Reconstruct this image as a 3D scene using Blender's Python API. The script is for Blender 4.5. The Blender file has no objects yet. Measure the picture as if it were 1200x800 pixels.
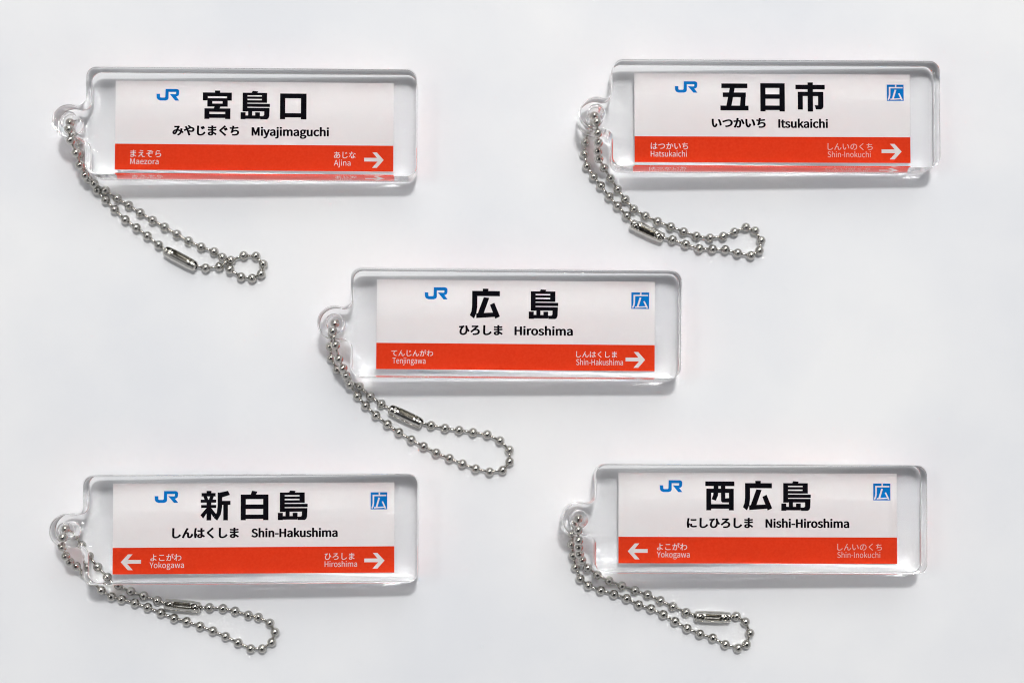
import bpy, bmesh, math, random, json
from mathutils import Vector, Matrix
from mathutils.geometry import tessellate_polygon, delaunay_2d_cdt

random.seed(7)
MM = 10.0                                            # one unit is a tenth of a millimetre (the caustic solver needs room)
SC = bpy.context.scene
SC.unit_settings.scale_length = 0.0001
COL = SC.collection

# ------------------------------------------------------------------ camera
F_PX, CAM_H, CAM_Y, TILT = 1680.0, 240.0, -19.3, math.radians(2.1)   # focal length in 1200-px units, mm, mm
CX, CY = 600.0, 473.0
cam_d = bpy.data.cameras.new('camera')
cam_d.sensor_width = 36.0
cam_d.lens = 36.0 * F_PX / 1200.0
cam_d.shift_y = (CY - 400.0) / 1200.0
cam_d.clip_start = 50.0
cam_d.clip_end = 200000.0
cam = bpy.data.objects.new('camera', cam_d)
COL.objects.link(cam)
cam.location = (0, CAM_Y * MM, CAM_H * MM)
cam.rotation_euler = (TILT, 0, 0)
SC.camera = cam

# ------------------------------------------------------------------ world: a plain grey room
world = bpy.data.worlds.new('World')
SC.world = world
world.use_nodes = True
nt = world.node_tree
nt.nodes.clear()
w_out = nt.nodes.new('ShaderNodeOutputWorld')
w_bg = nt.nodes.new('ShaderNodeBackground')
w_tc = nt.nodes.new('ShaderNodeTexCoord')
w_dot = nt.nodes.new('ShaderNodeVectorMath'); w_dot.operation = 'DOT_PRODUCT'
w_dot.inputs[1].default_value = Vector((0.0, -0.14, 1.0)).normalized()
w_ramp = nt.nodes.new('ShaderNodeValToRGB')
e = w_ramp.color_ramp.elements                       # grey walls, dark straight overhead where the photographer leans in
e[0].position = 0.0;  e[0].color = (0.37, 0.375, 0.39, 1)
e[1].position = 1.0;  e[1].color = (0.015, 0.015, 0.018, 1)
a = e.new(0.60); a.color = (0.42, 0.425, 0.44, 1)
a = e.new(0.79); a.color = (0.36, 0.365, 0.38, 1)
a = e.new(0.82); a.color = (0.015, 0.015, 0.018, 1)
w_dot2 = nt.nodes.new('ShaderNodeVectorMath'); w_dot2.operation = 'DOT_PRODUCT'
w_dot2.inputs[1].default_value = Vector((0.12, 0.72, 0.70)).normalized()
w_ramp2 = nt.nodes.new('ShaderNodeValToRGB')
e = w_ramp2.color_ramp.elements                      # a bright stretch of ceiling beyond the top of the picture
e[0].position = 0.88; e[0].color = (0, 0, 0, 1)
e[1].position = 0.95; e[1].color = (2.1, 2.08, 2.03, 1)
w_add = nt.nodes.new('ShaderNodeVectorMath'); w_add.operation = 'ADD'
w_bg.inputs['Strength'].default_value = 1.0
for dot, ramp in ((w_dot, w_ramp), (w_dot2, w_ramp2)):
    nt.links.new(w_tc.outputs['Generated'], dot.inputs[0])
    nt.links.new(dot.outputs['Value'], ramp.inputs['Fac'])
nt.links.new(w_ramp.outputs['Color'], w_add.inputs[0])
nt.links.new(w_ramp2.outputs['Color'], w_add.inputs[1])
nt.links.new(w_add.outputs['Vector'], w_bg.inputs['Color'])
nt.links.new(w_bg.outputs['Background'], w_out.inputs['Surface'])

# ------------------------------------------------------------------ lamps
def lamp(name, loc, size, power, colour, caustic=True):
    l = bpy.data.lights.new(name, 'AREA')
    l.shape = 'DISK'
    l.size = size * 1000 * MM
    l.energy = power * (1000 * MM) ** 2
    l.color = colour
    l.cycles.is_caustics_light = caustic
    o = bpy.data.objects.new(name, l)
    COL.objects.link(o)
    o.location = Vector(loc) * 1000 * MM
    o.rotation_euler = Vector(loc).to_track_quat('Z', 'Y').to_euler()
    return o

# one ceiling lamp beyond the top edge, split into an added pair of sources, and a weak lamp off to the left; the first of the
# pair is solved by the shadow-caustics sampler, the second by plain path tracing
lamp('ceiling_lamp', (0.055, 0.345, 0.85), 0.075, 1.25, (1.0, 0.99, 0.975))
lamp('ceiling_lamp', (0.085, 0.345, 0.85), 0.085, 3.15, (1.0, 0.99, 0.975), False)
lamp('side_lamp', (-0.62, 0.10, 1.05), 0.20, 1.25, (1.0, 0.97, 0.93))

SC.view_settings.view_transform = 'Standard'
SC.view_settings.look = 'None'
SC.view_settings.exposure = 0.0
SC.view_settings.gamma = 1.0
SC.render.engine = 'CYCLES'
cy = SC.cycles
cy.use_denoising = True
cy.denoiser = 'OPENIMAGEDENOISE'
cy.max_bounces = 24
cy.transmission_bounces = 20
cy.glossy_bounces = 8
cy.diffuse_bounces = 10
cy.caustics_refractive = True
cy.caustics_reflective = True
SC.render.filter_size = 1.1
cy.filter_width = 1.1
cy.blur_glossy = 0.0
cy.sample_clamp_indirect = 0.0
cy.use_adaptive_sampling = False
cy.use_guiding = True

# ------------------------------------------------------------------ helpers
def at(px, py, z=0.0):
    """The point of the photograph at pixel px, py that lies z mm above the table, in mm."""
    xc, yc = (px - CX) / F_PX, (CY - py) / F_PX
    st, ct = math.sin(TILT), math.cos(TILT)
    d = Vector((xc, yc * ct + st, yc * st - ct))
    k = (z - CAM_H) / d.z
    return Vector((d.x * k, CAM_Y + d.y * k, z))

def link(name, me, mats, parent=None):
    o = bpy.data.objects.new(name, me)
    COL.objects.link(o)
    for m in (mats if isinstance(mats, (list, tuple)) else [mats]):
        if m and m.name not in [x.name for x in me.materials if x]:
            me.materials.append(m)
    if parent:
        o.parent = parent
    return o

def bm_mesh(name, bm, smooth=True):
    me = bpy.data.meshes.new(name)
    bm.normal_update()
    bm.to_mesh(me)
    bm.free()
    for p in me.polygons:
        p.use_smooth = smooth
    return me

# ------------------------------------------------------------------ materials
def principled(name, colour, rough, **kw):
    m = bpy.data.materials.new(name)
    m.use_nodes = True
    b = m.node_tree.nodes['Principled BSDF']
    b.inputs['Base Color'].default_value = (*colour, 1)
    b.inputs['Roughness'].default_value = rough
    for k, v in kw.items():
        b.inputs[k.replace('_', ' ')].default_value = v
    return m, m.node_tree, b

def noisy(m, nt, b, c0, c1, scale, detail=4.0, rough=None, bump=None, lo=0.3):
    tc = nt.nodes.new('ShaderNodeTexCoord')
    n = nt.nodes.new('ShaderNodeTexNoise')
    n.inputs['Scale'].default_value = scale
    n.inputs['Detail'].default_value = detail
    r = nt.nodes.new('ShaderNodeValToRGB')
    r.color_ramp.elements[0].position, r.color_ramp.elements[0].color = lo, (*c0, 1)
    r.color_ramp.elements[1].position, r.color_ramp.elements[1].color = 1 - lo, (*c1, 1)
    nt.links.new(tc.outputs['Object'], n.inputs['Vector'])
    nt.links.new(n.outputs['Fac'], r.inputs['Fac'])
    nt.links.new(r.outputs['Color'], b.inputs['Base Color'])
    if rough:
        mr = nt.nodes.new('ShaderNodeMapRange')
        mr.inputs['To Min'].default_value, mr.inputs['To Max'].default_value = rough
        nt.links.new(n.outputs['Fac'], mr.inputs['Value'])
        nt.links.new(mr.outputs['Result'], b.inputs['Roughness'])
    if bump:
        n2 = nt.nodes.new('ShaderNodeTexNoise')
        n2.inputs['Scale'].default_value = bump[0]
        nt.links.new(tc.outputs['Object'], n2.inputs['Vector'])
        bp = nt.nodes.new('ShaderNodeBump')
        bp.inputs['Strength'].default_value = bump[1]
        bp.inputs['Distance'].default_value = bump[2]
        nt.links.new(n2.outputs['Fac'], bp.inputs['Height'])
        nt.links.new(bp.outputs['Normal'], b.inputs['Normal'])

M_TABLE, t_, b_ = principled('table_white', (0.80, 0.81, 0.825), 0.55, Specular_IOR_Level=0.25)
noisy(M_TABLE, t_, b_, (0.708, 0.722, 0.752), (0.785, 0.790, 0.800), 0.0026, 7.0, None, (0.12, 0.16, 0.3), 0.36)
def acrylic(name, rough):
    m = bpy.data.materials.new(name)
    m.use_nodes = True
    n = m.node_tree
    n.nodes.clear()
    o = n.nodes.new('ShaderNodeOutputMaterial')
    g = n.nodes.new('ShaderNodeBsdfGlass')
    g.inputs['Color'].default_value = (0.996, 0.996, 0.996, 1)
    g.inputs['Roughness'].default_value = rough
    g.inputs['IOR'].default_value = 1.49
    n.links.new(g.outputs['BSDF'], o.inputs['Surface'])
    return m
M_ACRYLIC = acrylic('clear_acrylic', 0.0)
M_CUT = acrylic('cut_edge_acrylic', 0.06)
M_PAPER, t_, b_ = principled('print_white', (0.96, 0.965, 0.967), 0.6, Specular_IOR_Level=0.0)
noisy(M_PAPER, t_, b_, (0.945, 0.975, 0.98), (0.96, 0.988, 0.99), 0.03, 3.0)
M_RED, t_, b_ = principled('print_vermilion', (0.74, 0.045, 0.012), 0.6, Specular_IOR_Level=0.0)
noisy(M_RED, t_, b_, (0.88, 0.052, 0.014), (0.92, 0.064, 0.019), 0.25, 3.0)
M_BLACK, _, _ = principled('print_black', (0.006, 0.006, 0.009), 0.6, Specular_IOR_Level=0.0)
M_BLUE, _, _ = principled('print_blue', (0.004, 0.21, 0.66), 0.6, Specular_IOR_Level=0.0)
M_WHITE, _, _ = principled('print_lettering_white', (0.88, 0.86, 0.85), 0.6, Specular_IOR_Level=0.0)
M_PINK, _, _ = principled('print_lettering_pink', (0.90, 0.56, 0.50), 0.6, Specular_IOR_Level=0.0)
M_STEEL, t_, b_ = principled('nickel_plate', (0.60, 0.585, 0.545), 0.13, Metallic=1.0)
noisy(M_STEEL, t_, b_, (0.45, 0.438, 0.41), (0.55, 0.535, 0.50), 0.09, 3.0, (0.015, 0.045))

M_CLASP, t_, b_ = principled('stamped_nickel', (0.70, 0.685, 0.64), 0.28, Metallic=1.0)
noisy(M_CLASP, t_, b_, (0.54, 0.525, 0.485), (0.66, 0.645, 0.605), 0.12, 3.0, (0.12, 0.28))

# ------------------------------------------------------------------ table
bm = bmesh.new()
bmesh.ops.create_grid(bm, x_segments=2, y_segments=2, size=1200 * MM)
table = link('table_top', bm_mesh('table_top', bm, False), M_TABLE)
table['kind'] = 'structure'
table['label'] = 'smooth white table top under the keychains'
table.cycles.is_caustics_receiver = True

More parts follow.
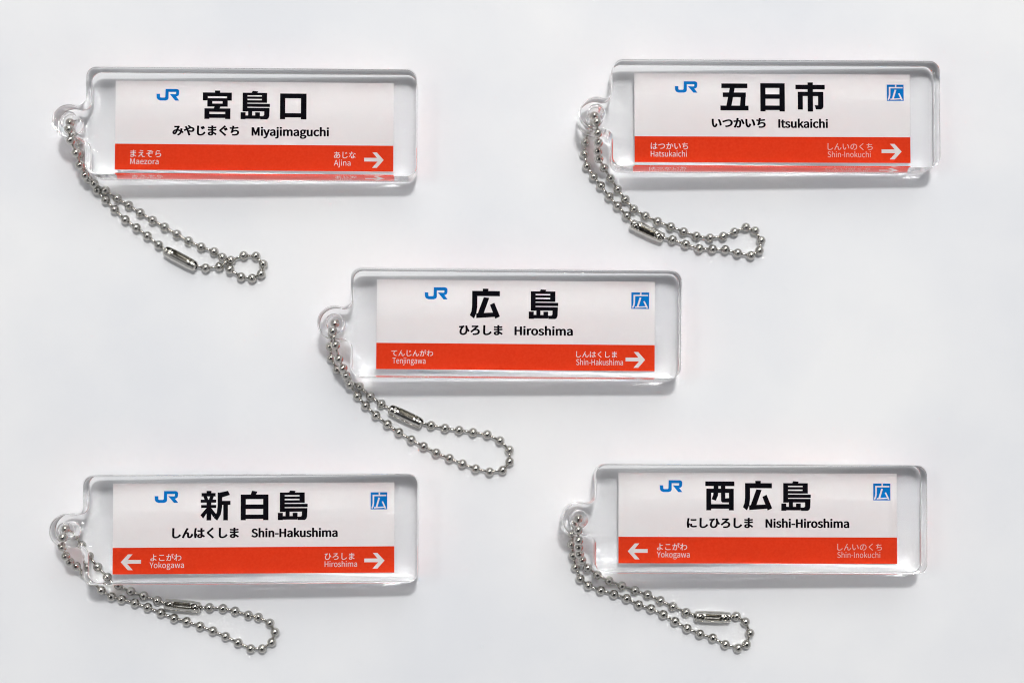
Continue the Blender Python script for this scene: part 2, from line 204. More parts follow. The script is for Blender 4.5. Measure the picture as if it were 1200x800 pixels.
# ------------------------------------------------------------------ lettering
# outlines of the small characters: advance, then one flat list per contour of (handle, point, handle) triples
GLYPHS = json.loads(r'''{"-":[121,[16,94,16,86,46,86,76,86,106,86,106,94,106,102,106,110,76,110,46,110,16,110,16,102]],"A":[213,[30,86,1,0,12,0,23,0,34,0,42,26,51,52,59,78,90,78,121,78,153,78,161,52,169,26,177,0,189,0,200,0,211,0,182,86,153,171,124,257,112,257,100,257,88,257,59,171],[93,104,67,104,71,117,75,130,79,144,89,173,97,200,105,230,106,230,106,230,106,230,115,201,123,173,132,144,136,130,141,117,145,104,119,104]],"H":[255,[35,86,35,0,46,0,57,0,68,0,68,40,68,81,68,121,107,121,147,121,187,121,187,81,187,40,187,0,198,0,209,0,220,0,220,86,220,171,220,257,209,257,198,257,187,257,187,221,187,185,187,149,147,149,107,149,68,149,68,185,68,221,68,257,57,257,46,257,35,257,35,171]],"I":[103,[35,86,35,0,46,0,57,0,68,0,68,86,68,171,68,257,57,257,46,257,35,257,35,171]],"M":[284,[35,86,35,0,45,0,55,0,64,0,64,47,64,95,64,142,64,164,62,195,60,218,61,218,61,218,62,218,69,198,75,179,82,159,99,115,115,70,131,26,138,26,145,26,153,26,169,70,185,115,201,159,208,179,215,198,222,218,222,218,223,218,223,218,221,195,219,164,219,142,219,95,219,47,219,0,229,0,239,0,249,0,249,86,249,171,249,257,236,257,223,257,210,257,194,211,177,165,161,119,155,102,150,84,143,66,143,66,142,66,142,66,136,84,130,102,123,119,107,165,91,211,74,257,61,257,48,257,35,257,35,171]],"N":[253,[35,86,35,0,46,0,56,0,66,0,66,45,66,90,66,135,66,162,63,189,62,215,62,215,63,215,63,215,73,197,82,180,91,162,122,108,153,54,185,0,196,0,207,0,218,0,218,86,218,171,218,257,208,257,197,257,187,257,187,212,187,168,187,123,187,97,189,68,192,42,191,42,190,42,190,42,181,60,171,77,162,95,131,149,100,203,68,257,57,257,46,257,35,257,35,171]],"S":[209,[70,-5,106,-5,160,-5,194,28,194,68,194,106,171,124,141,137,129,142,116,147,104,153,84,161,62,171,62,196,62,218,81,233,110,233,133,233,152,224,168,209,174,216,179,223,185,230,167,248,140,261,110,261,63,261,29,233,29,193,29,156,57,138,81,127,93,122,105,117,118,111,142,100,161,92,161,65,161,41,141,24,107,24,80,24,54,36,36,56,30,48,23,41,17,33,39,10]],"T":[210,[89,76,89,0,99,0,110,0,121,0,121,76,121,153,121,229,147,229,173,229,199,229,199,238,199,248,199,257,136,257,74,257,11,257,11,248,11,238,11,229,37,229,63,229,89,229,89,153]],"Y":[186,[77,33,77,0,87,0,98,0,109,0,109,33,109,66,109,99,135,152,160,204,186,257,175,257,164,257,153,257,142,232,131,208,120,184,112,165,103,147,94,128,93,128,93,128,92,128,83,147,76,165,67,184,56,208,45,232,34,257,23,257,11,257,0,257,25,204,51,152,77,99,77,66]],"a":[197,[44,-5,76,-5,99,-5,121,8,139,23,139,23,140,23,140,23,141,15,142,8,143,0,152,0,160,0,169,0,169,39,169,78,169,117,169,164,150,195,103,195,72,195,46,181,29,170,33,163,37,155,41,148,56,158,76,168,98,168,129,168,137,145,137,120,56,111,21,91,21,49,21,15],[103,21,85,21,66,21,51,30,51,51,51,76,73,92,137,99,137,81,137,64,137,46,119,30]],"c":[179,[57,-5,107,-5,130,-5,152,5,169,19,164,26,159,34,155,41,143,30,127,22,110,22,75,22,51,51,51,95,51,139,76,168,111,168,126,168,138,161,149,152,154,159,160,166,165,173,152,185,134,195,110,195,61,195,18,158,18,95,18,32]],"e":[194,[58,-5,109,-5,135,-5,155,4,172,15,168,22,164,29,160,36,146,27,131,21,113,21,77,21,52,47,50,88,92,88,135,88,178,88,179,92,179,99,179,106,179,160,152,195,103,195,60,195,18,157,18,95,18,32],[83,110,49,110,53,148,77,169,104,169,134,169,151,149,151,110,117,110]],"g":[197,[50,-88,96,-88,155,-88,193,-57,193,-22,193,10,170,23,126,23,114,23,101,23,89,23,63,23,56,32,56,44,56,55,61,61,68,67,76,63,87,60,96,60,135,60,166,86,166,126,166,143,159,157,150,166,163,166,176,166,189,166,189,174,189,182,189,190,167,190,145,190,123,190,116,193,107,195,96,195,58,195,25,169,25,127,25,104,37,86,50,76,50,76,50,75,50,75,40,68,29,55,29,39,29,24,36,14,46,8,46,7,46,7,46,6,28,-5,18,-20,18,-37,18,-69],[118,82,96,82,74,82,56,99,56,127,56,155,74,172,96,172,119,172,137,155,137,127,137,99],[138,-65,101,-65,66,-65,46,-53,46,-32,46,-21,51,-10,65,0,74,-2,83,-3,90,-3,101,-3,112,-3,123,-3,148,-3,161,-9,161,-27,161,-47]],"h":[213,[32,93,32,0,43,0,54,0,64,0,64,46,64,92,64,138,83,157,97,167,116,167,141,167,152,152,152,116,152,77,152,39,152,0,163,0,174,0,184,0,184,40,184,80,184,120,184,169,166,195,126,195,100,195,81,181,63,163,63,176,64,189,64,202,64,228,64,253,64,279,54,279,43,279,32,279,32,186]],"i":[96,[32,63,32,0,43,0,54,0,64,0,64,63,64,127,64,190,54,190,43,190,32,190,32,127],[36,229,48,229,61,229,70,238,70,251,70,263,61,271,48,271,36,271,27,263,27,251,27,238]],"j":[96,[1,-85,12,-85,50,-85,64,-61,64,-22,64,49,64,120,64,190,54,190,43,190,33,190,33,120,33,49,33,-22,33,-45,28,-59,9,-59,2,-59,-4,-57,-9,-56,-11,-64,-13,-72,-15,-80,-9,-83],[36,229,48,229,61,229,70,238,70,251,70,263,61,271,48,271,36,271,27,263,27,251,27,238]],"k":[193,[32,93,32,0,43,0,53,0,64,0,64,17,64,33,64,50,76,64,88,78,99,92,118,61,137,31,155,0,167,0,178,0,190,0,166,38,142,76,118,113,139,139,160,165,181,190,169,190,158,190,146,190,119,157,92,123,65,90,65,90,64,90,64,90,64,153,64,216,64,279,53,279,43,279,32,279,32,186]],"m":[324,[32,63,32,0,43,0,54,0,64,0,64,46,64,92,64,138,82,158,98,167,112,167,136,167,147,152,147,116,147,77,147,39,147,0,158,0,169,0,179,0,179,46,179,92,179,138,197,158,213,167,227,167,251,167,263,152,263,116,263,77,263,39,263,0,273,0,284,0,294,0,294,40,294,80,294,120,294,169,276,195,237,195,214,195,194,180,174,159,166,181,151,195,121,195,99,195,79,181,62,162,62,162,62,162,62,162,61,172,60,181,58,190,50,190,41,190,32,190,32,127]],"n":[214,[32,63,32,0,43,0,54,0,64,0,64,46,64,92,64,138,83,157,97,167,116,167,141,167,152,152,152,116,152,77,152,39,152,0,163,0,174,0,184,0,184,40,184,80,184,120,184,169,166,195,126,195,100,195,80,181,62,162,62,162,62,162,62,162,61,172,60,181,58,190,50,190,41,190,32,190,32,127]],"o":[212,[60,-5,106,-5,153,-5,194,32,194,95,194,158,153,195,106,195,60,195,18,158,18,95,18,32],[139,22,106,22,73,22,51,51,51,95,51,139,73,168,106,168,139,168,161,139,161,95,161,51]],"r":[136,[32,63,32,0,43,0,54,0,64,0,64,41,64,81,64,122,77,154,96,166,112,166,120,166,124,165,131,163,133,172,135,182,137,191,131,194,125,195,116,195,95,195,76,180,62,155,62,155,62,155,62,155,61,167,60,179,58,190,50,190,41,190,32,190,32,127]],"s":[164,[55,-5,82,-5,127,-5,151,21,151,52,151,88,121,99,93,110,72,118,52,125,52,143,52,158,63,170,88,170,104,170,118,163,131,153,136,160,141,167,146,173,132,185,111,195,87,195,46,195,22,171,22,141,22,109,50,96,77,86,98,78,120,69,120,50,120,34,108,20,83,20,60,20,43,29,27,43,21,36,16,29,11,22,29,7]],"t":[132,[51,-5,92,-5,104,-5,116,-1,127,2,125,11,123,19,121,27,114,24,106,21,99,21,77,21,70,35,70,58,70,93,70,129,70,164,87,164,104,164,121,164,121,173,121,181,121,190,104,190,87,190,70,190,70,208,70,226,70,244,61,244,52,244,43,244,42,226,41,208,40,190,30,190,19,189,9,188,9,180,9,172,9,164,19,164,28,164,38,164,38,129,38,94,38,59,38,21]],"u":[213,[48,-5,88,-5,114,-5,133,9,151,30,151,30,151,30,152,30,152,20,153,10,154,0,163,0,172,0,181,0,181,63,181,127,181,190,170,190,159,190,149,190,149,145,149,100,149,55,131,33,117,23,97,23,72,23,62,38,62,74,62,112,62,151,62,190,51,190,40,190,29,190,29,150,29,110,29,70,29,21]],"w":[281,[45,63,62,0,75,0,87,0,99,0,108,34,117,68,126,102,131,120,135,138,139,157,140,157,141,157,141,157,146,138,149,120,154,103,163,68,172,34,181,0,194,0,207,0,220,0,237,63,255,127,272,190,261,190,251,190,241,190,232,153,222,117,213,80,209,62,206,45,202,27,201,27,201,27,200,27,195,45,191,62,187,80,177,117,167,153,157,190,146,190,136,190,126,190,116,153,106,117,96,80,91,62,87,45,83,27,83,27,82,27,82,27,78,45,74,62,70,80,61,117,51,153,42,190,31,190,20,190,9,190,27,127]],"y":[182,[27,-82,35,-82,73,-82,93,-53,106,-16,130,53,154,121,178,190,167,190,157,190,147,190,135,155,124,120,112,85,107,68,102,48,97,31,96,31,96,31,95,31,89,49,82,68,76,85,63,120,51,155,38,190,27,190,16,190,5,190,30,127,55,63,81,0,79,-5,78,-10,77,-15,69,-38,55,-56,34,-56,29,-56,23,-54,19,-53,17,-61,15,-70,13,-78,19,-81]],"z":[166,[12,6,12,0,60,0,108,0,156,0,156,9,156,17,156,26,122,26,87,26,53,26,86,75,120,124,153,173,153,179,153,184,153,190,110,190,66,190,23,190,23,181,23,173,23,164,53,164,83,164,112,164,79,115,46,66,12,17,12,11]],"あ":[350,[213,154,215,154,200,115,179,87,155,65,152,85,149,106,149,129,149,134,149,138,150,143,166,149,186,154,209,154,211,154],[252,188,255,193,245,195,236,198,227,200,227,194,225,185,223,180,223,178,222,177,222,176,218,176,213,176,209,176,191,176,170,173,150,168,151,182,152,197,154,211,197,213,243,218,280,224,280,233,280,241,280,250,244,242,201,237,157,235,158,244,160,253,161,262,162,266,164,273,165,277,155,278,146,278,136,278,136,274,136,268,135,261,134,252,133,243,132,234,124,234,116,234,109,234,93,234,63,236,51,238,51,230,51,221,51,212,66,211,93,210,108,210,115,210,122,210,130,210,128,194,126,176,126,159,77,136,38,90,38,45,38,15,56,1,79,1,99,1,120,9,139,20,141,14,143,7,145,1,153,3,161,6,170,8,167,17,164,27,161,37,191,62,220,101,239,151,272,141,290,117,290,91,290,45,251,13,187,6,192,-2,197,-10,202,-18,284,-5,317,39,317,89,317,128,291,160,247,172,247,172,247,173,248,173,249,179],[91,113,125,132,125,130,125,128,125,126,125,100,128,71,133,47,115,34,98,28,85,28,71,28,65,35,65,50,65,78]],"い":[350,[77,236,78,244,67,245,55,245,44,245,46,237,47,222,47,214,47,194,47,151,50,120,60,30,92,-3,125,-3,148,-3,170,17,191,77,183,85,176,93,169,102,160,67,143,30,125,30,100,30,83,69,78,127,75,157,75,188,75,210,75,220],[292,194,261,235,251,231,242,228,233,225,267,184,288,112,294,49,303,53,313,57,322,61,317,120]],"え":[350,[147,268,109,276,108,268,106,259,105,251,147,243,209,235,244,232,245,240,246,249,248,258,214,260],[248,172,255,176,249,182,243,189,238,195,235,194,227,192,221,191,195,188,113,183,93,182,82,182,71,182,63,183,64,173,65,162,66,152,74,153,83,155,94,155,116,157,174,162,202,164,167,129,73,33,58,20,51,13,45,8,41,4,49,-2,58,-9,67,-15,87,11,125,51,138,63,146,71,154,76,164,76,174,76,182,70,186,57,189,47,194,27,197,16,205,-7,222,-14,250,-14,269,-14,301,-11,316,-8,317,1,317,11,318,21,301,17,275,14,252,14,234,14,225,20,221,33,218,44,213,62,210,72,205,86,197,96,183,97,179,98,173,98,169,98,182,111,222,148,235,160,239,164]],"か":[350,[296,208,274,236,265,232,257,228,248,224,273,195,300,134,311,98,320,102,329,106,338,111,326,143],[38,196,27,196,28,186,29,176,30,166,39,167,54,169,62,170,76,172,91,173,106,175,94,128,68,48,32,0,42,-3,51,-7,61,-11,98,48,121,127,134,178,150,179,164,180,172,180,194,180,209,174,209,142,209,104,204,59,193,35,186,20,175,17,162,17,152,17,134,20,119,24,121,14,122,5,124,-5,135,-8,152,-10,165,-10,188,-10,204,-4,216,19,231,48,236,104,236,146,236,193,211,205,180,205,171,205,157,204,140,202,143,219,146,236,149,252,151,259,152,267,153,273,143,274,132,275,121,277,121,253,117,225,112,200,91,199,70,197,58,196,47,196]],"が":[350,[291,203,269,231,260,228,252,224,243,220,268,191,296,130,306,94,315,99,324,103,333,107,321,140],[282,270,273,282,267,280,261,277,254,275,264,261,276,240,283,226,289,229,295,231,302,234,294,248],[321,284,312,296,305,294,299,291,293,289,303,275,314,255,322,240,328,243,335,246,341,249,334,262],[34,195,22,195,23,185,25,175,26,165,34,166,49,168,57,169,72,171,87,172,102,174,90,127,63,47,28,-1,37,-5,47,-8,56,-12,93,47,117,126,130,176,145,178,159,179,167,179,190,179,204,173,204,141,204,103,199,58,188,34,181,19,170,16,157,16,147,16,129,19,114,23,116,13,118,4,119,-6,130,-9,147,-11,160,-11,183,-11,200,-5,211,18,226,47,232,103,232,144,232,192,206,204,175,204,166,204,152,203,136,201,139,218,142,234,145,251,146,258,147,265,148,272,138,273,127,274,116,275,116,251,112,224,107,199,86,197,65,195,54,195,43,195]],"く":[350,[239,252,246,258,238,266,229,274,221,282,216,275,208,265,201,258,177,234,124,192,97,170,66,143,62,128,95,100,127,74,181,28,205,3,214,-6,222,-14,229,-23,238,-15,246,-7,254,0,217,37,155,87,123,113,101,132,101,138,122,156,148,178,199,217,222,238,228,243]],"ぐ":[350,[232,186,224,199,218,197,211,194,205,191,214,178,227,154,235,139,241,142,248,145,254,148,247,161],[274,203,265,215,258,212,252,209,246,207,256,193,269,171,277,156,283,159,289,162,296,165,288,179],[235,252,242,258,233,266,224,274,216,282,212,275,203,265,196,258,172,234,119,192,92,170,61,143,57,128,90,100,123,74,176,28,201,3,209,-6,217,-14,225,-23,233,-15,241,-7,250,0,213,37,150,87,119,113,96,132,96,138,118,156,143,178,193,218,218,238,224,243]],"こ":[350,[107,243,82,246,82,236,82,227,82,217,110,215,140,213,175,213,207,213,245,216,269,217,269,227,269,237,269,246,244,244,208,241,175,241,140,241],[92,91,96,105,87,106,77,107,68,107,65,93,61,77,61,59,61,15,102,-9,173,-9,223,-9,267,-4,292,4,292,14,292,24,292,34,266,25,221,20,172,20,116,20,89,38,89,65,89,78]],"し":[350,[117,261,119,273,107,273,95,273,84,273,86,263,86,250,86,237,86,201,83,112,83,60,83,3,118,-18,168,-18,245,-18,290,26,314,60,308,67,301,75,294,83,269,47,233,11,169,11,136,11,112,25,112,63,112,115,115,198,116,237,116,249]],"じ":[350,[220,229,211,242,205,239,198,236,192,233,203,217,215,195,224,176,231,180,238,183,245,186,237,203],[266,247,257,259,250,256,244,253,237,250,249,235,262,213,271,195,278,198,285,202,291,205,283,221],[113,259,114,270,103,270,91,271,79,271,81,261,82,248,82,235,82,199,78,110,78,58,78,1,113,-20,164,-20,241,-20,286,24,310,57,303,65,297,73,290,81,265,44,229,8,165,8,131,8,107,22,107,61,107,113,110,196,111,235,112,246]],"ぞ":[350,[90,261,81,262,82,252,82,242,83,233,90,234,100,234,109,235,124,237,186,239,201,241,179,221,124,172,85,146,68,144,44,141,25,139,26,130,27,121,28,113,70,119,116,125,154,128,136,117,113,92,113,62,113,8,160,-19,245,-15,247,-5,249,4,251,14,238,13,221,11,201,14,169,19,140,31,140,66,140,99,174,128,208,133,229,136,262,136,297,134,297,143,297,152,297,160,246,160,183,156,130,150,158,172,209,214,235,236,239,240,249,246,254,249,248,256,242,263,236,269,231,268,225,267,217,266,196,264,124,261,109,261,98,261],[263,213,255,225,249,223,243,220,237,217,247,203,256,188,263,172,269,175,275,178,281,181,274,196],[300,228,292,239,286,236,280,234,274,231,284,218,294,202,301,187,307,190,313,192,319,195,312,210]],"ち":[350,[58,227,39,230,39,221,39,211,40,202,60,200,82,199,106,199,106,199,106,199,106,199,98,159,84,109,66,74,75,71,83,68,92,65,95,71,99,76,103,81,126,109,165,123,206,123,247,123,269,103,269,77,269,19,190,5,109,16,112,7,114,-2,116,-11,223,-23,298,5,298,77,298,118,265,147,209,147,173,147,141,138,111,117,118,137,126,170,133,200,178,201,234,207,275,214,275,223,275,232,275,241,231,232,180,226,138,224,139,231,141,238,142,245,144,254,146,265,148,274,138,275,127,275,117,276,117,266,117,258,116,247,114,239,113,231,112,224,110,224,108,224,106,224,85,224]],"つ":[350,[38,185,26,183,30,173,34,162,39,152,66,163,155,201,213,201,260,201,287,173,287,136,287,64,206,36,114,34,118,24,122,15,126,5,234,11,318,51,318,135,318,194,272,228,214,228,162,228,94,202,64,193,51,189]],"て":[350,[43,233,30,232,31,222,32,212,33,202,71,210,160,218,197,223,165,203,132,159,132,104,132,26,206,-8,271,-11,274,-1,277,9,281,18,224,20,160,42,160,111,160,152,190,205,240,221,258,227,289,227,309,227,309,236,309,246,309,255,285,254,252,252,214,249,150,243,84,237,61,234,54,234]],"な":[350,[292,176,311,160,316,168,321,176,326,183,310,196,270,219,245,230,240,223,235,216,230,209,254,198],[207,61,218,58,218,53,218,47,218,42,218,23,208,7,179,7,152,7,139,19,139,35,139,51,156,63,182,63,194,63],[240,155,241,170,231,170,222,170,213,170,214,145,216,110,217,82,206,84,195,85,183,85,143,85,113,65,113,33,113,-2,144,-18,183,-18,226,-18,244,5,244,33,244,38,244,43,244,48,266,36,285,21,300,7,305,15,310,23,315,31,297,47,273,64,243,75,242,94,241,113,240,132,240,145],[155,265,158,278,148,279,137,280,127,281,126,262,121,240,116,220,103,219,89,218,77,218,62,218,47,219,34,221,35,212,35,203,36,195,49,194,64,194,77,194,87,194,97,194,108,195,92,154,62,98,33,64,42,59,51,54,60,50,88,88,119,148,136,197,159,201,181,205,200,210,200,219,199,228,199,237,181,231,162,227,144,224,150,244]],"に":[350,[198,230,160,236,160,227,160,218,160,208,198,204,266,204,304,208,304,218,304,227,304,237,269,231],[170,81,173,94,165,95,157,95,148,96,144,79,142,67,142,55,142,22,168,2,227,2,263,2,293,6,315,10,315,20,314,29,314,39,286,33,259,30,227,30,180,30,168,46,168,62,168,71],[91,257,93,263,82,264,72,265,62,266,62,258,60,249,59,241,55,212,43,152,43,101,43,54,49,13,56,-12,65,-11,73,-10,82,-10,81,-6,81,-1,81,2,80,6,81,13,82,18,85,35,98,72,107,97,102,100,97,104,92,108,86,93,78,72,72,57,70,74,69,89,69,106,69,145,79,208,86,240,88,246]],"の":[350,[99,216,167,225,163,193,156,159,147,130,129,71,111,48,94,48,78,48,58,67,58,111,58,159],[191,193,196,225,255,220,289,176,289,124,289,63,245,29,200,20,192,18,181,16,170,15,176,6,181,-2,187,-11,270,0,318,49,318,123,318,194,266,251,184,251,98,251,31,185,31,109,31,51,62,15,93,15,126,15,153,52,175,124,185,157]],"は":[350,[87,262,89,268,79,268,69,269,58,270,58,263,58,253,56,245,52,216,40,149,40,98,40,50,47,12,54,-13,62,-12,70,-12,78,-11,78,-7,78,-2,77,1,77,5,78,12,79,17,82,34,95,70,104,94,99,98,94,102,89,105,83,91,75,70,69,54,67,71,66,86,66,103,66,142,76,211,83,244,84,250],[225,68,237,65,237,61,237,57,237,53,237,29,228,14,199,14,174,14,156,24,156,42,156,59,175,70,201,70,214,70],[261,263,262,270,252,270,241,270,231,270,231,264,232,254,232,248,232,234,232,219,232,205,221,205,210,204,199,204,178,204,160,205,140,207,140,198,140,189,140,181,160,179,179,178,199,178,210,178,221,179,232,179,232,150,235,116,236,89,225,91,215,92,203,92,157,92,131,69,131,39,131,8,157,-11,204,-11,251,-11,264,17,264,46,264,48,264,50,264,53,282,43,300,29,317,12,322,20,327,28,333,36,314,52,292,70,263,81,262,110,259,145,259,181,280,182,300,184,320,187,320,196,320,205,320,214,301,211,280,208,259,206,259,223,260,239,260,249,261,256]],"ひ":[350,[43,240,38,240,39,230,40,221,40,211,47,212,53,213,60,214,72,215,102,218,119,222,88,187,54,137,54,71,54,13,94,-18,149,-18,246,-18,273,67,265,155,279,129,294,106,313,86,319,94,325,102,331,111,279,157,264,216,257,259,248,256,239,254,229,251,232,242,235,234,237,225,260,95,230,11,150,11,114,11,82,28,82,77,82,149,135,210,157,227,162,229,171,231,176,233,173,241,170,249,168,258,147,250,88,242,57,240,50,240]],"ま":[350,[164,65,175,62,175,55,175,47,175,39,175,15,158,8,138,8,104,8,90,21,90,37,90,53,108,66,141,66,153,66],[90,161,65,166,65,157,65,148,65,139,90,137,129,134,153,134,159,134,166,134,173,134,173,119,174,103,174,87,165,88,155,89,145,89,94,89,64,67,64,35,64,2,91,-16,141,-16,187,-16,203,8,203,33,203,40,203,47,202,55,237,42,266,21,287,2,292,10,298,18,303,27,283,43,248,69,201,81,200,99,199,117,199,135,232,136,263,139,296,143,296,152,296,161,296,169,264,165,232,161,198,160,198,161,198,163,198,164,198,179,198,194,198,209,232,211,265,214,293,217,293,226,293,234,293,243,262,238,230,235,198,233,198,240,198,247,199,255,199,265,200,272,201,278,191,278,181,278,171,278,172,273,172,263,172,257,172,249,172,240,172,232,167,232,162,232,156,232,133,232,89,236,67,240,67,231,67,223,67,214,89,211,132,208,157,208,162,208,167,208,172,208,172,193,172,179,172,164,172,162,172,161,172,159,166,159,159,159,153,159,130,159]],"み":[350,[296,155,297,180,287,181,278,182,269,183,269,173,269,161,269,151,268,143,267,134,265,125,237,138,205,149,169,153,184,186,199,222,209,237,212,241,215,245,218,249,213,253,207,258,201,263,196,261,190,260,183,259,169,258,123,256,104,256,97,256,87,256,78,257,79,247,79,238,79,228,88,229,98,230,105,230,121,231,164,233,178,234,167,212,154,182,142,154,73,152,25,113,25,61,25,32,45,13,71,13,89,13,103,19,115,37,128,57,145,98,159,129,195,126,230,113,259,97,248,59,223,22,167,-2,175,-8,183,-15,190,-21,241,4,268,37,283,83,296,74,308,64,319,55,323,65,328,75,332,85,321,93,306,103,290,112,293,133],[80,126,131,130,119,102,106,69,93,53,85,44,80,41,72,41,61,41,51,49,51,65,51,95]],"や":[350,[181,236,194,222,201,228,208,233,214,238,201,252,174,274,163,283,156,278,150,273,143,268,158,257],[31,153,21,150,25,141,30,131,34,121,50,129,75,141,102,154,106,145,111,135,115,125,135,79,152,23,163,-18,173,-16,183,-13,193,-10,181,28,159,93,140,137,135,147,131,156,126,166,167,185,210,201,241,201,275,201,292,182,292,162,292,137,276,116,237,116,219,116,201,121,188,127,187,118,187,109,187,99,200,95,220,90,239,90,294,90,320,120,320,160,320,199,290,226,242,226,205,226,158,207,116,189,109,203,102,218,95,229,91,235,85,247,83,252,73,249,64,245,54,241,60,234,67,223,71,216,77,206,84,193,91,178,76,171,62,164,50,160,43,157]],"よ":[350,[152,71,163,69,163,61,163,54,164,46,164,22,151,10,125,10,92,10,72,21,72,40,72,60,93,72,129,72,140,72],[188,268,189,275,178,275,167,275,156,275,158,269,159,253,159,240,159,225,159,196,159,176,159,155,161,123,162,95,152,96,143,97,132,97,72,97,44,71,44,39,44,-1,80,-16,128,-16,175,-16,192,8,192,37,192,45,192,53,192,61,228,48,260,25,283,2,288,11,294,20,299,29,274,52,235,76,190,89,189,119,187,153,187,176,187,177,187,178,187,179,216,179,261,181,292,185,291,193,291,202,291,211,259,207,215,205,187,204,187,216,187,228,187,240,187,251]],"ら":[350,[147,265,117,275,115,266,113,257,110,248,137,241,213,225,246,221,248,230,251,239,253,248,222,250],[105,187,110,211,100,212,90,213,80,215,78,178,69,104,62,72,71,70,80,68,88,66,90,72,94,78,99,84,123,113,161,131,207,131,243,131,269,111,269,83,269,35,215,3,104,16,107,7,110,-3,113,-12,243,-23,298,19,298,82,298,123,263,155,209,155,167,155,129,142,95,112,99,135]],"ろ":[350,[88,255,81,256,81,246,82,236,82,226,89,227,99,228,107,229,124,230,190,232,211,234,181,203,89,126,38,86,45,79,52,71,59,64,103,106,135,137,195,137,240,137,269,114,269,80,269,28,206,2,109,14,111,5,114,-5,116,-14,232,-23,298,13,298,80,298,127,258,160,200,160,186,160,169,158,150,151,179,174,221,209,247,230,251,233,258,238,263,241,257,247,251,254,246,261,241,259,232,258,226,258,204,256,124,255,106,255,96,255]],"わ":[350,[103,260,103,252,102,241,101,230,101,219,83,216,62,213,50,213,42,213,35,212,28,213,29,203,30,193,30,183,53,187,76,190,99,193,98,182,97,170,97,159,79,131,39,77,19,52,25,44,31,36,37,28,54,52,77,85,94,111,94,106,94,102,93,97,93,59,92,41,92,7,92,2,92,-8,91,-13,102,-13,112,-13,122,-13,121,-7,120,2,120,8,118,39,119,61,119,92,119,105,119,119,120,134,152,164,189,184,229,184,276,184,297,148,297,121,297,61,244,34,185,25,189,16,194,8,198,-1,274,14,326,50,325,121,325,175,282,209,234,209,200,209,160,197,122,165,122,173,123,180,124,188,129,197,135,206,139,213,136,217,132,221,129,225,128,225,128,224,127,224,130,249,132,268,134,277,123,277,112,278,101,278,103,269]],"ん":[350,[188,256,192,260,181,264,171,268,161,272,157,262,152,253,148,245,129,211,52,68,27,-3,37,-6,47,-10,57,-13,61,4,76,46,87,67,100,94,127,123,155,123,171,123,180,113,181,98,182,79,181,52,182,32,183,11,195,-13,233,-13,284,-13,313,26,332,83,324,89,316,95,308,102,299,64,276,16,237,16,222,16,210,23,209,41,208,58,208,85,208,106,207,133,190,148,167,148,150,148,131,142,114,126,133,160,165,218,180,243,185,249]],"広":[350,[93,-8,95,-13,106,-9,124,-7,289,11,296,-2,301,-14,305,-25,314,-20,322,-16,331,-12,318,23,284,77,252,117,245,113,237,110,229,106,245,84,263,58,277,33,226,28,176,23,125,19,156,68,187,134,210,199,201,201,191,203,182,206,161,138,123,66,112,47,101,27,93,14,85,12,89,5],[175,290,166,287,174,275,181,260,186,247,140,247,94,247,48,247,48,216,48,185,48,154,48,105,45,36,15,-13,21,-15,33,-23,37,-27,69,24,74,101,74,154,74,177,74,199,74,222,160,222,246,222,332,222,332,230,332,239,332,247,293,247,255,247,216,247,211,261,201,280,192,295,183,292]]}''')

def text_curve(text, x0, x1, yc=None, base=None, cap=None, fat=0.0):
    """Polygon mesh data of a line of writing whose ink runs from x0 to x1 (mm)."""
    pen, spl = 0.0, []
    for ch in text:
        g = GLYPHS[ch]
        for s in g[1:]:
            spl.append([(s[i] + pen, s[i + 1]) for i in range(0, len(s), 2)])
        pen += g[0]
    anc = [p for s in spl for p in s[1::3]]
    ax0, ax1 = min(p[0] for p in anc), max(p[0] for p in anc)
    ay0, ay1 = min(p[1] for p in anc), max(p[1] for p in anc)
    kx = (x1 - x0 - 2 * fat) / (ax1 - ax0)
    if cap:
        ky = (cap - 1.2 * fat) / max(p[1] for s in GLYPHS['H'][1:] for p in [(s[i], s[i + 1]) for i in range(2, len(s), 6)])
        oy = base + 0.6 * fat
    else:
        ky = kx
        oy = yc - ky * (ay0 + ay1) / 2
    ox = x0 + fat - kx * ax0
    loops = []
    for s in spl:                                    # flatten the contours
        n, q = len(s) // 3, []
        for i in range(n):
            p0, h0, h1, p1 = s[3 * i + 1], s[3 * i + 2], s[(3 * i + 3) % len(s)], s[(3 * i + 4) % len(s)]
            for k in range(5):
                t = k / 5; u = 1 - t
                c = Vector([u ** 3 * p0[m] + 3 * u * u * t * h0[m] + 3 * u * t * t * h1[m] + t ** 3 * p1[m] for m in (0, 1)])
                c = Vector((ox + kx * c.x, oy + ky * c.y))
                if not q or (c - q[-1]).length > 0.004: q.append(c)
        while len(q) > 3 and (q[0] - q[-1]).length < 0.004: q.pop()
        if len(q) > 2: loops.append(q)
    area = lambda q: sum(a.x * b.y - b.x * a.y for a, b in zip(q, q[1:] + q[:1]))
    sign = 1 if max((area(q) for q in loops), key=abs) > 0 else -1
    heavy, thin = (loops, 0.0) if fat > 0.03 else ([], fat)
    vs, es = [], []
    for q in loops:                                  # thicken thin strokes by moving the contour
        n, b = len(q), len(vs)
        for i in range(n):
            e0, e1 = (q[i] - q[i - 1]).normalized(), (q[(i + 1) % n] - q[i]).normalized()
            n0, n1 = Vector((e0.y, -e0.x)) * sign, Vector((e1.y, -e1.x)) * sign
            m = n0 + n1
            m = m / max(0.7, m.dot(m) / 2) if m.length > 1e-6 else n0
            vs.append(q[i] + Vector((m.x * thin, m.y * thin * 0.6)))
        es.append(list(range(b, b + n)))
    r = delaunay_2d_cdt(vs, [], es, 2, 1e-5)
    return r[0], r[2], heavy, fat, fat * 0.6

